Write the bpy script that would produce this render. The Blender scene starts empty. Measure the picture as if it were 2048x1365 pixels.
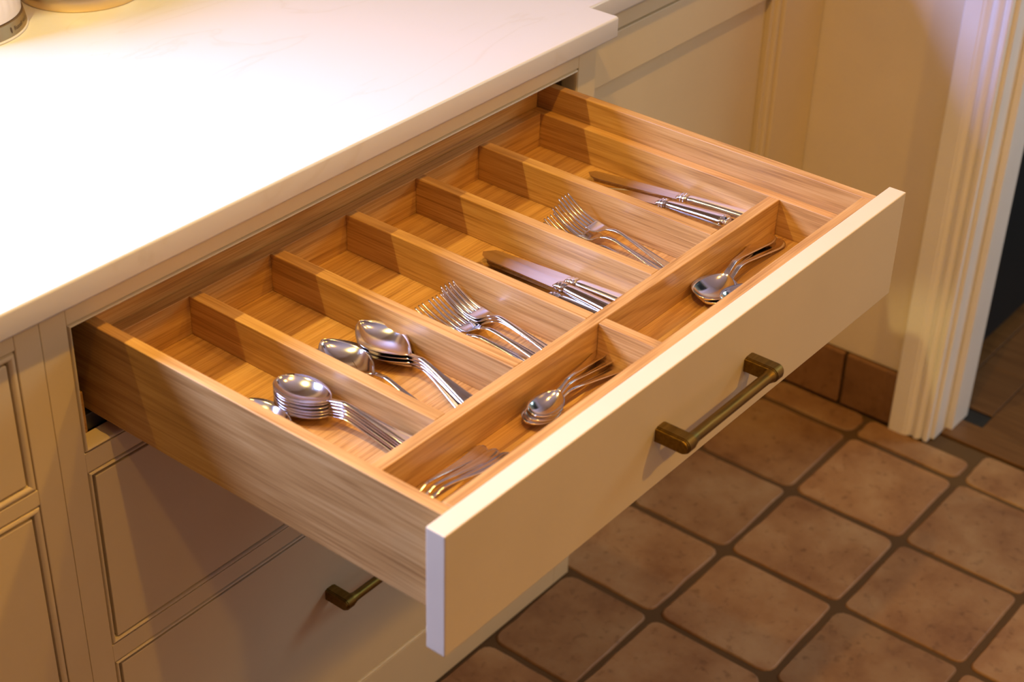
import bpy, bmesh, math, random
from mathutils import Vector, Matrix
random.seed(7)
C = bpy.context.scene.collection
SC = bpy.context.scene
PI = math.pi

# ------------------------------------------------------------------ camera
cam = bpy.data.cameras.new('camera')
cam.sensor_width = 36.0
cam.lens = 36.0 * 3327.79 / 2048
cam.clip_start = 0.05
co = bpy.data.objects.new('camera', cam)
C.objects.link(co)
co.location = (-0.79937, -1.15875, 1.73434)
co.rotation_euler = (0.995945, -0.023904, -0.893179)
cam.dof.use_dof = True
cam.dof.focus_distance = 1.86
cam.dof.aperture_fstop = 5.6
SC.camera = co

# ------------------------------------------------------------------ world, lamps, exposure
SC.view_settings.view_transform = 'Standard'
SC.view_settings.look = 'None'
SC.view_settings.exposure = 0.0
SC.view_settings.gamma = 1.0
SC.view_settings.use_curve_mapping = False
try:
    SC.cycles.use_denoising = True
    SC.cycles.sample_clamp_indirect = 4.0
    SC.cycles.max_bounces = 8
    SC.cycles.caustics_reflective = True
    SC.cycles.caustics_refractive = False
    SC.cycles.blur_glossy = 0.6
except Exception:
    pass
world = bpy.data.worlds.new('world')
SC.world = world
world.use_nodes = True
bg = world.node_tree.nodes['Background']
bg.inputs[0].default_value = (0.50, 0.62, 0.85, 1)
bg.inputs[1].default_value = 0.02

WARM = (1.0, 0.53, 0.07)

def spot(name, loc, target, power, color, size=100, blend=0.6, radius=0.03):
    l = bpy.data.lights.new(name, 'SPOT')
    l.energy = power
    l.color = color
    l.spot_size = math.radians(size)
    l.spot_blend = blend
    l.shadow_soft_size = radius
    o = bpy.data.objects.new(name, l)
    C.objects.link(o)
    o.location = loc
    o.rotation_euler = (Vector(target) - Vector(loc)).to_track_quat('-Z', 'Y').to_euler()
    return o

def area(name, loc, target, power, color, sx, sy):
    l = bpy.data.lights.new(name, 'AREA')
    l.shape = 'RECTANGLE'
    l.size = sx
    l.size_y = sy
    l.energy = power
    l.color = color
    o = bpy.data.objects.new(name, l)
    C.objects.link(o)
    o.location = loc
    o.rotation_euler = (Vector(target) - Vector(loc)).to_track_quat('-Z', 'Y').to_euler()
    return o

spot('ceiling_or_fill_spot', (-0.10, -0.58, 2.38), (-0.10, -0.50, 0), 44, WARM, 120, 0.5, 0.022)
spot('ceiling_or_fill_spot', (0.50, -0.60, 2.38), (0.50, -0.55, 0), 24, WARM, 120, 0.5, 0.022)
spot('ceiling_or_fill_spot', (0.90, -1.90, 2.38), (0.90, -1.90, 0), 66, WARM, 130, 0.6, 0.04)  # added fill spot, brightens the faces turned to the room with warm light
spot('ceiling_or_fill_spot', (-0.60, -2.00, 2.38), (-0.60, -2.00, 0), 30, WARM, 130, 0.6, 0.04)  # second added fill spot, warm light from further left
spot('shelf_spot', (-0.10, 0.28, 1.97), (0.22, -0.02, 0.85), 48, (1.0, 0.74, 0.24), 57, 0.12, 0.010)
win = area('window_daylight', (-0.60, 0.98, 1.80), (0.0, -0.60, 1.10), 96, (0.35, 0.455, 1.0), 1.10, 0.58)
win.data.spread = math.radians(150)
area('hall_daylight', (2.7, -1.5, 1.9), (1.5, -0.2, 0.6), 17, (0.58, 0.86, 1.0), 0.8, 0.8)

# ------------------------------------------------------------------ materials
def mat(name, color, rough=0.5, metal=0.0, spec=0.5):
    m = bpy.data.materials.new(name)
    m.use_nodes = True
    b = m.node_tree.nodes['Principled BSDF']
    b.inputs['Base Color'].default_value = (*color, 1)
    b.inputs['Roughness'].default_value = rough
    b.inputs['Metallic'].default_value = metal
    b.inputs['Specular IOR Level'].default_value = spec
    return m

def nodes(m):
    return m.node_tree.nodes, m.node_tree.links, m.node_tree.nodes['Principled BSDF']

def ramp(n, stops):
    r = n.new('ShaderNodeValToRGB')
    e = r.color_ramp.elements
    while len(e) < len(stops):
        e.new(0.5)
    for i, (p, c) in enumerate(stops):
        e[i].position = p
        e[i].color = (*c, 1)
    return r

def paint(name, color, rough=0.45, bump=0.05):
    m = mat(name, color, rough)
    n, l, b = nodes(m)
    tc = n.new('ShaderNodeTexCoord')
    no = n.new('ShaderNodeTexNoise')
    no.inputs['Scale'].default_value = 9
    no.inputs['Detail'].default_value = 3
    l.new(tc.outputs['Object'], no.inputs['Vector'])
    d = tuple(c * 0.95 for c in color)
    r = ramp(n, [(0.3, d), (0.7, color)])
    l.new(no.outputs['Fac'], r.inputs['Fac'])
    l.new(r.outputs['Color'], b.inputs['Base Color'])
    n2 = n.new('ShaderNodeTexNoise')
    n2.inputs['Scale'].default_value = 380
    l.new(tc.outputs['Object'], n2.inputs['Vector'])
    bp = n.new('ShaderNodeBump')
    bp.inputs['Strength'].default_value = bump
    bp.inputs['Distance'].default_value = 0.001
    l.new(n2.outputs['Fac'], bp.inputs['Height'])
    l.new(bp.outputs['Normal'], b.inputs['Normal'])
    return m

def oak(name, axis, c0=(0.25, 0.108, 0.026), c1=(0.48, 0.258, 0.076), c2=(0.60, 0.360, 0.130), rough=0.42, k=1.0, rings=75.0):
    """Oak with the grain along AXIS; every board takes its own slice of the pattern."""
    m = mat(name, c1, rough)
    n, l, b = nodes(m)
    tc = n.new('ShaderNodeTexCoord')
    oi = n.new('ShaderNodeObjectInfo')
    mul = n.new('ShaderNodeMath'); mul.operation = 'MULTIPLY'; mul.inputs[1].default_value = 37.0
    l.new(oi.outputs['Random'], mul.inputs[0])
    cb = n.new('ShaderNodeCombineXYZ')
    for i in range(3):
        l.new(mul.outputs[0], cb.inputs[i])
    ad = n.new('ShaderNodeVectorMath'); ad.operation = 'ADD'
    l.new(tc.outputs['Object'], ad.inputs[0])
    l.new(cb.outputs[0], ad.inputs[1])
    mp = n.new('ShaderNodeMapping')
    s = [13.0 * k] * 3
    s['xyz'.index(axis)] = 0.95 * k
    mp.inputs['Scale'].default_value = s
    l.new(ad.outputs[0], mp.inputs['Vector'])
    big = n.new('ShaderNodeTexNoise')          # slow figure whose contour lines are the growth rings
    big.inputs['Scale'].default_value = 1.0
    big.inputs['Detail'].default_value = 1.6
    big.inputs['Roughness'].default_value = 0.45
    big.inputs['Distortion'].default_value = 0.35
    l.new(mp.outputs[0], big.inputs['Vector'])
    mp2 = n.new('ShaderNodeMapping')
    s2 = [520.0 * k] * 3
    s2['xyz'.index(axis)] = 11.0 * k
    mp2.inputs['Scale'].default_value = s2
    l.new(ad.outputs[0], mp2.inputs['Vector'])
    fine = n.new('ShaderNodeTexNoise')
    fine.inputs['Scale'].default_value = 1.0
    fine.inputs['Detail'].default_value = 3
    l.new(mp2.outputs[0], fine.inputs['Vector'])
    wv = n.new('ShaderNodeMath'); wv.operation = 'MULTIPLY'; wv.inputs[1].default_value = rings
    l.new(big.outputs['Fac'], wv.inputs[0])
    sn = n.new('ShaderNodeMath'); sn.operation = 'SINE'
    l.new(wv.outputs[0], sn.inputs[0])
    s3 = n.new('ShaderNodeMapRange'); s3.interpolation_type = 'SMOOTHSTEP'
    s3.inputs['From Min'].default_value = -0.2; s3.inputs['From Max'].default_value = 1.0
    s3.inputs['To Min'].default_value = 0.02; s3.inputs['To Max'].default_value = -0.15
    l.new(sn.outputs[0], s3.inputs['Value'])
    f2 = n.new('ShaderNodeMath'); f2.operation = 'MULTIPLY_ADD'
    f2.inputs[1].default_value = 1.0; f2.inputs[2].default_value = 0.13
    l.new(fine.outputs['Fac'], f2.inputs[0])
    a2 = n.new('ShaderNodeMath'); a2.operation = 'ADD'
    l.new(s3.outputs[0], a2.inputs[0]); l.new(f2.outputs[0], a2.inputs[1])
    r = ramp(n, [(0.18, c0), (0.58, c1), (0.90, c2)])
    l.new(a2.outputs[0], r.inputs['Fac'])
    l.new(r.outputs['Color'], b.inputs['Base Color'])
    bp = n.new('ShaderNodeBump')
    bp.inputs['Strength'].default_value = 0.12
    bp.inputs['Distance'].default_value = 0.0006
    l.new(fine.outputs['Fac'], bp.inputs['Height'])
    l.new(bp.outputs['Normal'], b.inputs['Normal'])
    return m

M = {}
M['paint'] = paint('cabinet_paint', (0.69, 0.58, 0.38), 0.42)
M['wall'] = paint('wall_paint', (0.80, 0.72, 0.60), 0.75, 0.1)
M['room'] = paint('room_wall_paint', (0.46, 0.33, 0.20), 0.8)
M['trim'] = paint('trim_paint', (0.90, 0.90, 0.92), 0.35)
M['ceil'] = paint('ceiling_paint', (0.86, 0.78, 0.66), 0.8)
M['oak_x'] = oak('oak_along_front', 'x')
M['oak_y'] = oak('oak_along_depth', 'y')
M['parquet'] = oak('hall_floor_oak', 'y', (0.075, 0.032, 0.009), (0.13, 0.060, 0.018), (0.17, 0.085, 0.03), 0.4)
M['black'] = mat('dark_void', (0.012, 0.010, 0.009), 0.7)  # near-black; on cabinet panels the colour stands in for the unlit interior
M['navy'] = paint('dark_navy_paint', (0.0035, 0.006, 0.010), 0.6)
M['runner'] = mat('runner_steel', (0.10, 0.10, 0.10), 0.35, 1.0)
M['steel'] = mat('stainless_steel', (0.84, 0.785, 0.72), 0.13, 1.0)
M['silver'] = mat('polished_steel', (0.86, 0.81, 0.75), 0.10, 1.0)
M['grout'] = paint('floor_grout', (0.085, 0.046, 0.016), 0.9, 0.5)

def brass():
    m = mat('antique_brass', (0.36, 0.20, 0.05), 0.36, 1.0)
    n, l, b = nodes(m)
    tc = n.new('ShaderNodeTexCoord')
    mp = n.new('ShaderNodeMapping'); mp.inputs['Scale'].default_value = (20, 300, 300)
    l.new(tc.outputs['Object'], mp.inputs['Vector'])
    no = n.new('ShaderNodeTexNoise'); no.inputs['Scale'].default_value = 1.0; no.inputs['Detail'].default_value = 3
    l.new(mp.outputs[0], no.inputs['Vector'])
    r = ramp(n, [(0.3, (0.155, 0.092, 0.016)), (0.7, (0.24, 0.148, 0.032))])
    l.new(no.outputs['Fac'], r.inputs['Fac'])
    l.new(r.outputs['Color'], b.inputs['Base Color'])
    r2 = ramp(n, [(0.2, (0.36, 0.36, 0.36)), (0.8, (0.50, 0.50, 0.50))])
    l.new(no.outputs['Fac'], r2.inputs['Fac'])
    l.new(r2.outputs['Color'], b.inputs['Roughness'])
    return m
M['brass'] = brass()
M['gold'] = mat('brushed_gold', (0.80, 0.62, 0.36), 0.38, 1.0)
M['bronze'] = mat('bronze_band', (0.40, 0.30, 0.16), 0.42, 1.0)
M['enamel'] = mat('white_enamel', (0.78, 0.74, 0.70), 0.3)
M['print'] = mat('dark_print', (0.10, 0.055, 0.02), 0.5, 0.3)

def quartz():
    m = mat('white_quartz', (0.86, 0.85, 0.83), 0.28)
    n, l, b = nodes(m)
    tc = n.new('ShaderNodeTexCoord')
    mp = n.new('ShaderNodeMapping'); mp.inputs['Rotation'].default_value = (0, 0, math.radians(-28)); mp.inputs['Scale'].default_value = (1.0, 3.2, 1.0)
    l.new(tc.outputs['Object'], mp.inputs['Vector'])
    no = n.new('ShaderNodeTexNoise'); no.inputs['Scale'].default_value = 1.7; no.inputs['Detail'].default_value = 6; no.inputs['Distortion'].default_value = 1.2
    l.new(mp.outputs[0], no.inputs['Vector'])
    sb = n.new('ShaderNodeMath'); sb.operation = 'SUBTRACT'; sb.inputs[1].default_value = 0.5
    l.new(no.outputs['Fac'], sb.inputs[0])
    ab = n.new('ShaderNodeMath'); ab.operation = 'ABSOLUTE'
    l.new(sb.outputs[0], ab.inputs[0])
    r = ramp(n, [(0.0, (0.61, 0.585, 0.55)), (0.008, (0.635, 0.62, 0.60)), (0.02, (0.64, 0.625, 0.61))])
    l.new(ab.outputs[0], r.inputs['Fac'])
    l.new(r.outputs['Color'], b.inputs['Base Color'])
    return m
M['quartz'] = quartz()

def terracotta(name, dark, mid, light):
    m = mat(name, mid, 0.55)
    n, l, b = nodes(m)
    tc = n.new('ShaderNodeTexCoord')
    oi = n.new('ShaderNodeObjectInfo')
    mul = n.new('ShaderNodeMath'); mul.operation = 'MULTIPLY'; mul.inputs[1].default_value = 53.0
    l.new(oi.outputs['Random'], mul.inputs[0])
    ad = n.new('ShaderNodeVectorMath'); ad.operation = 'ADD'
    cb = n.new('ShaderNodeCombineXYZ')
    for i in range(3):
        l.new(mul.outputs[0], cb.inputs[i])
    l.new(tc.outputs['Object'], ad.inputs[0]); l.new(cb.outputs[0], ad.inputs[1])
    no = n.new('ShaderNodeTexNoise'); no.inputs['Scale'].default_value = 9; no.inputs['Detail'].default_value = 7; no.inputs['Roughness'].default_value = 0.62
    l.new(ad.outputs[0], no.inputs['Vector'])
    r = ramp(n, [(0.30, dark), (0.5, mid), (0.70, light)])
    l.new(no.outputs['Fac'], r.inputs['Fac'])
    n2 = n.new('ShaderNodeTexNoise'); n2.inputs['Scale'].default_value = 70; n2.inputs['Detail'].default_value = 4
    l.new(ad.outputs[0], n2.inputs['Vector'])
    r2 = ramp(n, [(0.27, (0.55, 0.5, 0.45)), (0.42, (1, 1, 1))])
    l.new(n2.outputs['Fac'], r2.inputs['Fac'])
    mx = n.new('ShaderNodeMix'); mx.data_type = 'RGBA'; mx.blend_type = 'MULTIPLY'
    mx.inputs[0].default_value = 0.7
    l.new(r.outputs['Color'], mx.inputs[6]); l.new(r2.outputs['Color'], mx.inputs[7])
    hs = n.new('ShaderNodeHueSaturation')
    mr = n.new('ShaderNodeMapRange'); mr.inputs['To Min'].default_value = 0.84; mr.inputs['To Max'].default_value = 1.16
    l.new(oi.outputs['Random'], mr.inputs['Value'])
    l.new(mr.outputs[0], hs.inputs['Value'])
    l.new(mx.outputs[2], hs.inputs['Color'])
    l.new(hs.outputs[0], b.inputs['Base Color'])
    bp = n.new('ShaderNodeBump'); bp.inputs['Strength'].default_value = 0.25; bp.inputs['Distance'].default_value = 0.002
    l.new(n2.outputs['Fac'], bp.inputs['Height'])
    l.new(bp.outputs['Normal'], b.inputs['Normal'])
    return m
M['tile'] = terracotta('terracotta', (0.175, 0.08, 0.032), (0.26, 0.143, 0.067), (0.325, 0.21, 0.115))
M['skirt'] = terracotta('dark_terracotta', (0.14, 0.065, 0.025), (0.22, 0.11, 0.045), (0.28, 0.15, 0.07))

# ------------------------------------------------------------------ helpers
def tag(o, label=None, cat=None, group=None, kind=None):
    if label: o['label'] = label
    if cat: o['category'] = cat
    if group: o['group'] = group
    if kind: o['kind'] = kind
    return o

def empty(name, loc=(0, 0, 0), rz=0.0, parent=None):
    o = bpy.data.objects.new(name, None)
    C.objects.link(o)
    o.empty_display_size = 0.02
    o.location = loc
    o.rotation_euler = (0, 0, rz)
    if parent:
        o.parent = parent
    return o

def link(name, me, m, parent=None, loc=None):
    o = bpy.data.objects.new(name, me)
    if m and not me.materials:
        me.materials.append(m)
    C.objects.link(o)
    if parent:
        o.parent = parent
    if loc:
        o.location = loc
    return o

def obj(name, bm, m, parent=None, smooth=False, loc=None):
    bmesh.ops.recalc_face_normals(bm, faces=bm.faces)
    me = bpy.data.meshes.new(name)
    bm.to_mesh(me)
    bm.free()
    if smooth:
        for p in me.polygons:
            p.use_smooth = True
    return link(name, me, m, parent, loc)

def box_bm(x0, x1, y0, y1, z0, z1, bev=0.0, seg=2):
    bm = bmesh.new()
    v = [bm.verts.new((x, y, z)) for x in (x0, x1) for y in (y0, y1) for z in (z0, z1)]
    for f in ((0, 1, 3, 2), (4, 6, 7, 5), (0, 4, 5, 1), (2, 3, 7, 6), (0, 2, 6, 4), (1, 5, 7, 3)):
        bm.faces.new([v[i] for i in f])
    if bev > 0:
        bmesh.ops.recalc_face_normals(bm, faces=bm.faces)
        bmesh.ops.bevel(bm, geom=list(bm.edges), offset=bev, segments=seg, profile=0.5, affect='EDGES', clamp_overlap=True)
    return bm

def box(name, x0, x1, y0, y1, z0, z1, m, parent=None, bev=0.0, seg=2):
    return obj(name, box_bm(x0, x1, y0, y1, z0, z1, bev, seg), m, parent)

def prism_bm(poly, axis, a0, a1, bev=0.0, seg=2):
    """Extrude a 2-D outline along AXIS; poly holds the other two coordinates in x, y, z order."""
    bm = bmesh.new()
    def P(p, a):
        q = [p[0], p[1]]
        q.insert('xyz'.index(axis), a)
        return bm.verts.new(q)
    A = [P(p, a0) for p in poly]
    B = [P(p, a1) for p in poly]
    bm.faces.new(A)
    bm.faces.new(list(reversed(B)))
    k = len(poly)
    for i in range(k):
        bm.faces.new((A[i], A[(i + 1) % k], B[(i + 1) % k], B[i]))
    bmesh.ops.recalc_face_normals(bm, faces=bm.faces)
    if bev > 0:
        bmesh.ops.bevel(bm, geom=list(bm.edges), offset=bev, segments=seg, profile=0.5, affect='EDGES', clamp_overlap=True)
    return bm

def bevel_sel(bm, test, off, seg=3):
    e = [x for x in bm.edges if test(x.verts[0].co, x.verts[1].co)]
    bmesh.ops.bevel(bm, geom=e, offset=off, segments=seg, profile=0.5, affect='EDGES', clamp_overlap=True)

def lathe_bm(prof, seg=64, cx=0, cy=0):
    bm = bmesh.new()
    rings = []
    for r, z in prof:
        if r < 1e-6:
            rings.append([bm.verts.new((cx, cy, z))])
        else:
            rings.append([bm.verts.new((cx + r * math.cos(2 * PI * i / seg), cy + r * math.sin(2 * PI * i / seg), z)) for i in range(seg)])
    for a, b in zip(rings, rings[1:]):
        for i in range(seg):
            j = (i + 1) % seg
            if len(a) == 1 and len(b) == 1:
                continue
            if len(a) == 1:
                bm.faces.new((a[0], b[i], b[j]))
            elif len(b) == 1:
                bm.faces.new((a[i], a[j], b[0]))
            else:
                bm.faces.new((a[i], a[j], b[j], b[i]))
    return bm

def smooth_angle(o, deg=35):
    me = o.data
    for p in me.polygons:
        p.use_smooth = True
    try:
        me.set_sharp_from_angle(angle=math.radians(deg))
    except Exception:
        pass
    return o

def ss(a, b, t):
    t = max(0.0, min(1.0, (t - a) / (b - a)))
    return t * t * (3 - 2 * t)

def lerp_pts(pts, t):
    """Smooth interpolation through (t, value) control points (monotone cubic style)."""
    if t <= pts[0][0]: return pts[0][1]
    if t >= pts[-1][0]: return pts[-1][1]
    for i in range(len(pts) - 1):
        if t <= pts[i + 1][0]:
            t0, v0 = pts[i]; t1, v1 = pts[i + 1]
            m0 = (v1 - v0) / (t1 - t0) if i == 0 else (v1 - pts[i - 1][1]) / (t1 - pts[i - 1][0])
            m1 = (v1 - v0) / (t1 - t0) if i + 2 >= len(pts) else (pts[i + 2][1] - v0) / (pts[i + 2][0] - t0)
            h = t1 - t0; u = (t - t0) / h
            return (2*u**3-3*u**2+1)*v0 + (u**3-2*u**2+u)*h*m0 + (-2*u**3+3*u**2)*v1 + (u**3-u**2)*h*m1

# ------------------------------------------------------------------ room shell
XW = 1.5516       # right wall plane
YB_WALL = 0.70
CEIL = 2.42
box('ceiling', -2.6, XW, -3.0, YB_WALL, CEIL, CEIL + 0.05, M['ceil'])['kind'] = 'structure'
wb = empty('wall_back'); wb['kind'] = 'structure'
WX0, WX1, WZ0, WZ1 = -1.20, 0.15, 1.34, 1.94
box('panel', -2.6, WX0, YB_WALL, YB_WALL + 0.1, 0, CEIL, M['room'], wb)
box('panel', WX1, XW, YB_WALL, YB_WALL + 0.1, 0, CEIL, M['room'], wb)
box('panel', WX0, WX1, YB_WALL, YB_WALL + 0.1, 0, WZ0, M['room'], wb)
box('panel', WX0, WX1, YB_WALL, YB_WALL + 0.1, WZ1, CEIL, M['room'], wb)
w1 = empty('window_1'); w1['kind'] = 'structure'
for x0, x1, z0, z1 in ((WX0, WX0 + .04, WZ0, WZ1), (WX1 - .04, WX1, WZ0, WZ1), (WX0, WX1, WZ0, WZ0 + .04), (WX0, WX1, WZ1 - .04, WZ1)):
    box('window_frame', x0, x1, YB_WALL + 0.02, YB_WALL + 0.036, z0, z1, M['trim'], w1)
box('wall_front', -2.6, XW, -3.1, -3.0, 0, CEIL, M['room'])['kind'] = 'structure'
box('wall_left', -2.7, -2.6, -3.0, YB_WALL, 0, CEIL, M['room'])['kind'] = 'structure'
# right wall with the doorway
DY0, DY1, DZ = -0.272, -1.12, 2.05
wr = prism_bm([(YB_WALL, 0), (YB_WALL, CEIL), (-3.0, CEIL), (-3.0, 0), (DY1, 0), (DY1, DZ), (DY0, DZ), (DY0, 0)], 'x', XW, XW + 0.13)
wr = obj('wall_right', wr, M['wall']); wr['kind'] = 'structure'

# floor: grout bed with every tile a piece of its own
fl = box('floor', -2.6, 1.578, -3.0, 0.70, -0.03, -0.0035, M['grout']); fl['kind'] = 'structure'

def tile_mesh(w, d, h=0.012, jit=0.0016, corner=0.016, name='tile'):
    bm = bmesh.new()
    pts = []
    for cx, cy, a0 in ((w/2, d/2, 0), (-w/2, d/2, 90), (-w/2, -d/2, 180), (w/2, -d/2, 270)):
        r = corner * random.uniform(0.6, 1.25)
        ox = cx - math.copysign(r, cx) + random.uniform(-jit, jit)
        oy = cy - math.copysign(r, cy) + random.uniform(-jit, jit)
        for k in range(4):
            a = math.radians(a0 + 30 * k)
            pts.append((ox + r * math.cos(a), oy + r * math.sin(a)))
    # extra wobble on the long edges
    out = []
    for i, p in enumerate(pts):
        out.append(p)
        if i % 4 == 3:
            q = pts[(i + 1) % 16]
            for t in (0.25, 0.5, 0.75):
                x = p[0] + (q[0] - p[0]) * t; y = p[1] + (q[1] - p[1]) * t
                out.append((x + random.uniform(-jit, jit) * 0.7, y + random.uniform(-jit, jit) * 0.7))
    k = len(out)
    lo = [bm.verts.new((x, y, -h)) for x, y in out]
    mid = [bm.verts.new((x, y, -0.0025)) for x, y in out]
    e = 0.0032
    top = []
    for x, y in out:
        q = Vector((x, y)); q *= (1 - e / max(q.length, 1e-4))
        top.append(bm.verts.new((q.x, q.y, 0)))
    for a, b in ((lo, mid), (mid, top)):
        for i in range(k):
            bm.faces.new((a[i], a[(i + 1) % k], b[(i + 1) % k], b[i]))
    bm.faces.new(top)
    bmesh.ops.recalc_face_normals(bm, faces=bm.faces)
    me = bpy.data.meshes.new(name)
    bm.to_mesh(me); bm.free()
    for p in me.polygons:
        p.use_smooth = len(p.vertices) == 4
    me.materials.append(M['tile'])
    return me

XL_ = [-0.382, -0.175, 0.030, 0.237, 0.443, 0.648, 0.853, 1.057, 1.262, 1.471, 1.5775]
YL_ = [0.034, -0.160, -0.367, -0.579, -0.787, -0.994, -1.20, -1.41]
cache = {}
G = 0.0105
for i in range(len(XL_) - 1):
    for j in range(len(YL_) - 1):
        x0, x1 = XL_[i] + G / 2, XL_[i + 1] - G / 2
        y1, y0 = YL_[j] - G / 2, YL_[j + 1] + G / 2
        if j == 0 and x0 < 0.83:
            y1 = -0.0035
        if i == len(XL_) - 2:
            if j == 0: x1 = XW - 0.013
            elif j == 1:                       # the row beside the skirting and door frame
                x1 = XW - 0.018
        key = (round(x1 - x0, 3), round(y1 - y0, 3), random.randrange(3))
        if key not in cache:
            cache[key] = tile_mesh(x1 - x0, y1 - y0)
        o = link('tile', cache[key], None, fl, ((x0 + x1) / 2, (y0 + y1) / 2, random.uniform(-0.0008, 0.0004)))
        o.rotation_euler = (random.uniform(-.004, .004), random.uniform(-.004, .004), random.choice((0, PI)) + random.uniform(-.006, .006))

# skirting of terracotta tiles along the right wall
sk = box('baseboard_right', XW - 0.003, XW, -0.1995, 0.045, 0.0, 0.1085, M['grout']); sk['kind'] = 'structure'
for y0, y1 in ((-0.0915, 0.044), (-0.1985, -0.0975)):
    box('tile', XW - 0.0135, XW - 0.0031, y0, y1, 0.003, 0.109, M['skirt'], sk, 0.0025)

# architrave, jamb and stop of the doorway
def arch_profile():
    # (y, x) outline seen from above, wall at XW, growing towards -x
    x = XW
    y0 = -0.2005
    p = [(y0, x)]
    p += [(y0, x - 0.020)]
    p += [(y0 - 0.003, x - 0.0225), (y0 - 0.029, x - 0.0225), (y0 - 0.0305, x - 0.0205)]
    p += [(y0 - 0.0335, x - 0.0205), (y0 - 0.036, x - 0.0195), (y0 - 0.039, x - 0.016), (y0 - 0.0425, x - 0.0135)]
    for k in range(7):
        a = math.radians(180 - 30 * k)
        p.append((y0 - 0.0495 + 0.007 * math.cos(a) * -1 * -1, x - 0.0125 - 0.0068 * math.sin(a)))
    p += [(y0 - 0.0595, x - 0.012), (y0 - 0.061, x - 0.0095), (y0 - 0.0635, x - 0.0095), (y0 - 0.0645, x - 0.014), (y0 - 0.067, x - 0.0155), (y0 - 0.0715, x - 0.0155), (y0 - 0.0735, x - 0.0135), (y0 - 0.0735, x)]
    return p
ap = arch_profile()
# keep the outline running monotonically away from the wall corner
ap2 = [(-0.2005, 0.0), (-0.2005, 0.0200), (-0.2030, 0.0225), (-0.2300, 0.0225), (-0.2315, 0.0212), (-0.2345, 0.0212), (-0.2375, 0.0190),
       (-0.2405, 0.0155), (-0.2435, 0.0135), (-0.2465, 0.0150), (-0.2495, 0.0182), (-0.2525, 0.0190), (-0.2555, 0.0180), (-0.2585, 0.0150),
       (-0.2605, 0.0118), (-0.2620, 0.0100), (-0.2640, 0.0102), (-0.2650, 0.0140), (-0.2670, 0.0158), (-0.2715, 0.0158), (-0.2735, 0.0140), (-0.2735, 0.0)]
arch = prism_bm([(XW - d, y) for y, d in ap2], 'z', 0.0005, DZ + 0.05)
arch = smooth_angle(obj('trim_1', arch, M['trim']), 40)
tag(arch, kind='structure')
jamb = box('trim_2', XW + 0.0005, XW + 0.135, DY0 - 0.008, DY0 + 0.004, 0.0, DZ, M['trim'], None, 0.001); jamb['kind'] = 'structure'
stop = box('trim_3', XW + 0.045, XW + 0.110, DY0 - 0.0205, DY0 - 0.0082, 0.0, DZ, M['trim'], None, 0.002); stop['kind'] = 'structure'

# hall beyond the doorway: plank floor, dark panelled furniture
hf = box('floor', 1.578, 3.4, -2.4, 0.6, -0.03, -0.004, M['black']); hf['kind'] = 'structure'
box('threshold', 1.5785, 1.640, -1.11, -0.2805, -0.004, 0.003, M['parquet'], hf, 0.002)
for k in range(12):
    y1 = -0.06 - 0.09 * k
    for a, b in (((1.642, 2.13), (2.131, 2.75)) if k % 2 else ((1.642, 1.84), (1.841, 2.42), (2.421, 3.0))):
        if y1 > -0.27:
            a = max(a, 1.69)
        box('plank', a, b, y1 - 0.0885, y1, -0.0038, 0.0, M['oak_h'] if 'oak_h' in M else M['parquet'], hf, 0.0012, 1)
for nm, args in (('wall_hall', (1.70, 3.4, 0.30, 0.40, 0, CEIL)), ('wall_hall', (3.3, 3.4, -2.4, 0.30, 0, CEIL))):
    box(nm, *args, M['wall'])['kind'] = 'structure'

# ------------------------------------------------------------------ worktop
ZC, ZCB = 0.9325, 0.9039
cx_end, yk = 0.8611, 0.0221
YCF = -0.0242
poly = [(-0.95, YCF), (cx_end, YCF), (cx_end, yk), (XW - 0.001, yk), (XW - 0.001, 0.699), (-0.95, 0.699)]
bm = prism_bm(poly, 'z', ZCB, ZC)
def vert_corner(a, b):
    return abs(a.x - cx_end) < 1e-5 and abs(b.x - cx_end) < 1e-5 and abs(a.y - YCF) < 1e-5 and abs(b.y - YCF) < 1e-5
bevel_sel(bm, vert_corner, 0.005, 3)
bevel_sel(bm, lambda a, b: abs(a.z - b.z) < 1e-6 and max(a.y, b.y) < 0.0235 and min(a.x, b.x) > -0.96 and not (abs(a.x + .95) < 1e-5 and abs(b.x + .95) < 1e-5), 0.0034, 3)
wt = smooth_angle(obj('worktop', bm, M['quartz']), 40)
tag(wt, 'long white veined quartz worktop with a stepped front edge over the cabinets', 'worktop')

# ------------------------------------------------------------------ cabinets
def frame_bead(name, x0, x1, z0, z1, w, depth, m, parent, yf=0.0, gap=0.0013):
    """Four mitred bead bars round an opening: (x0..x1, z0..z1) is the groove line, w the width to the opening."""
    prof = []
    g = gap
    prof.append((g, depth)); prof.append((g, 0.0016)); prof.append((g + 0.0006, 0.0004))
    kk = 6
    for i in range(kk + 1):
        t = i / kk
        prof.append((g + 0.0008 + (w - g - 0.0012) * t, -0.0004 - 0.0009 * math.sin(PI * t) + 0.0016 * t ** 3))
    prof.append((w, 0.0035)); prof.append((w, depth))
    for side in range(4):
        bm = bmesh.new()
        A, B = [], []
        for d, y in prof:
            cs = [(x0 + d, z0 + d), (x1 - d, z0 + d), (x1 - d, z1 - d), (x0 + d, z1 - d)]
            a, b = cs[side], cs[(side + 1) % 4]
            A.append(bm.verts.new((a[0], yf + y, a[1])))
            B.append(bm.verts.new((b[0], yf + y, b[1])))
        for i in range(len(prof)):
            j = (i + 1) % len(prof)
            bm.faces.new((A[i], A[j], B[j], B[i]))
        bm.faces.new(A); bm.faces.new(list(reversed(B)))
        o = obj(name, bm, m, parent)
        smooth_angle(o, 30)

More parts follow.
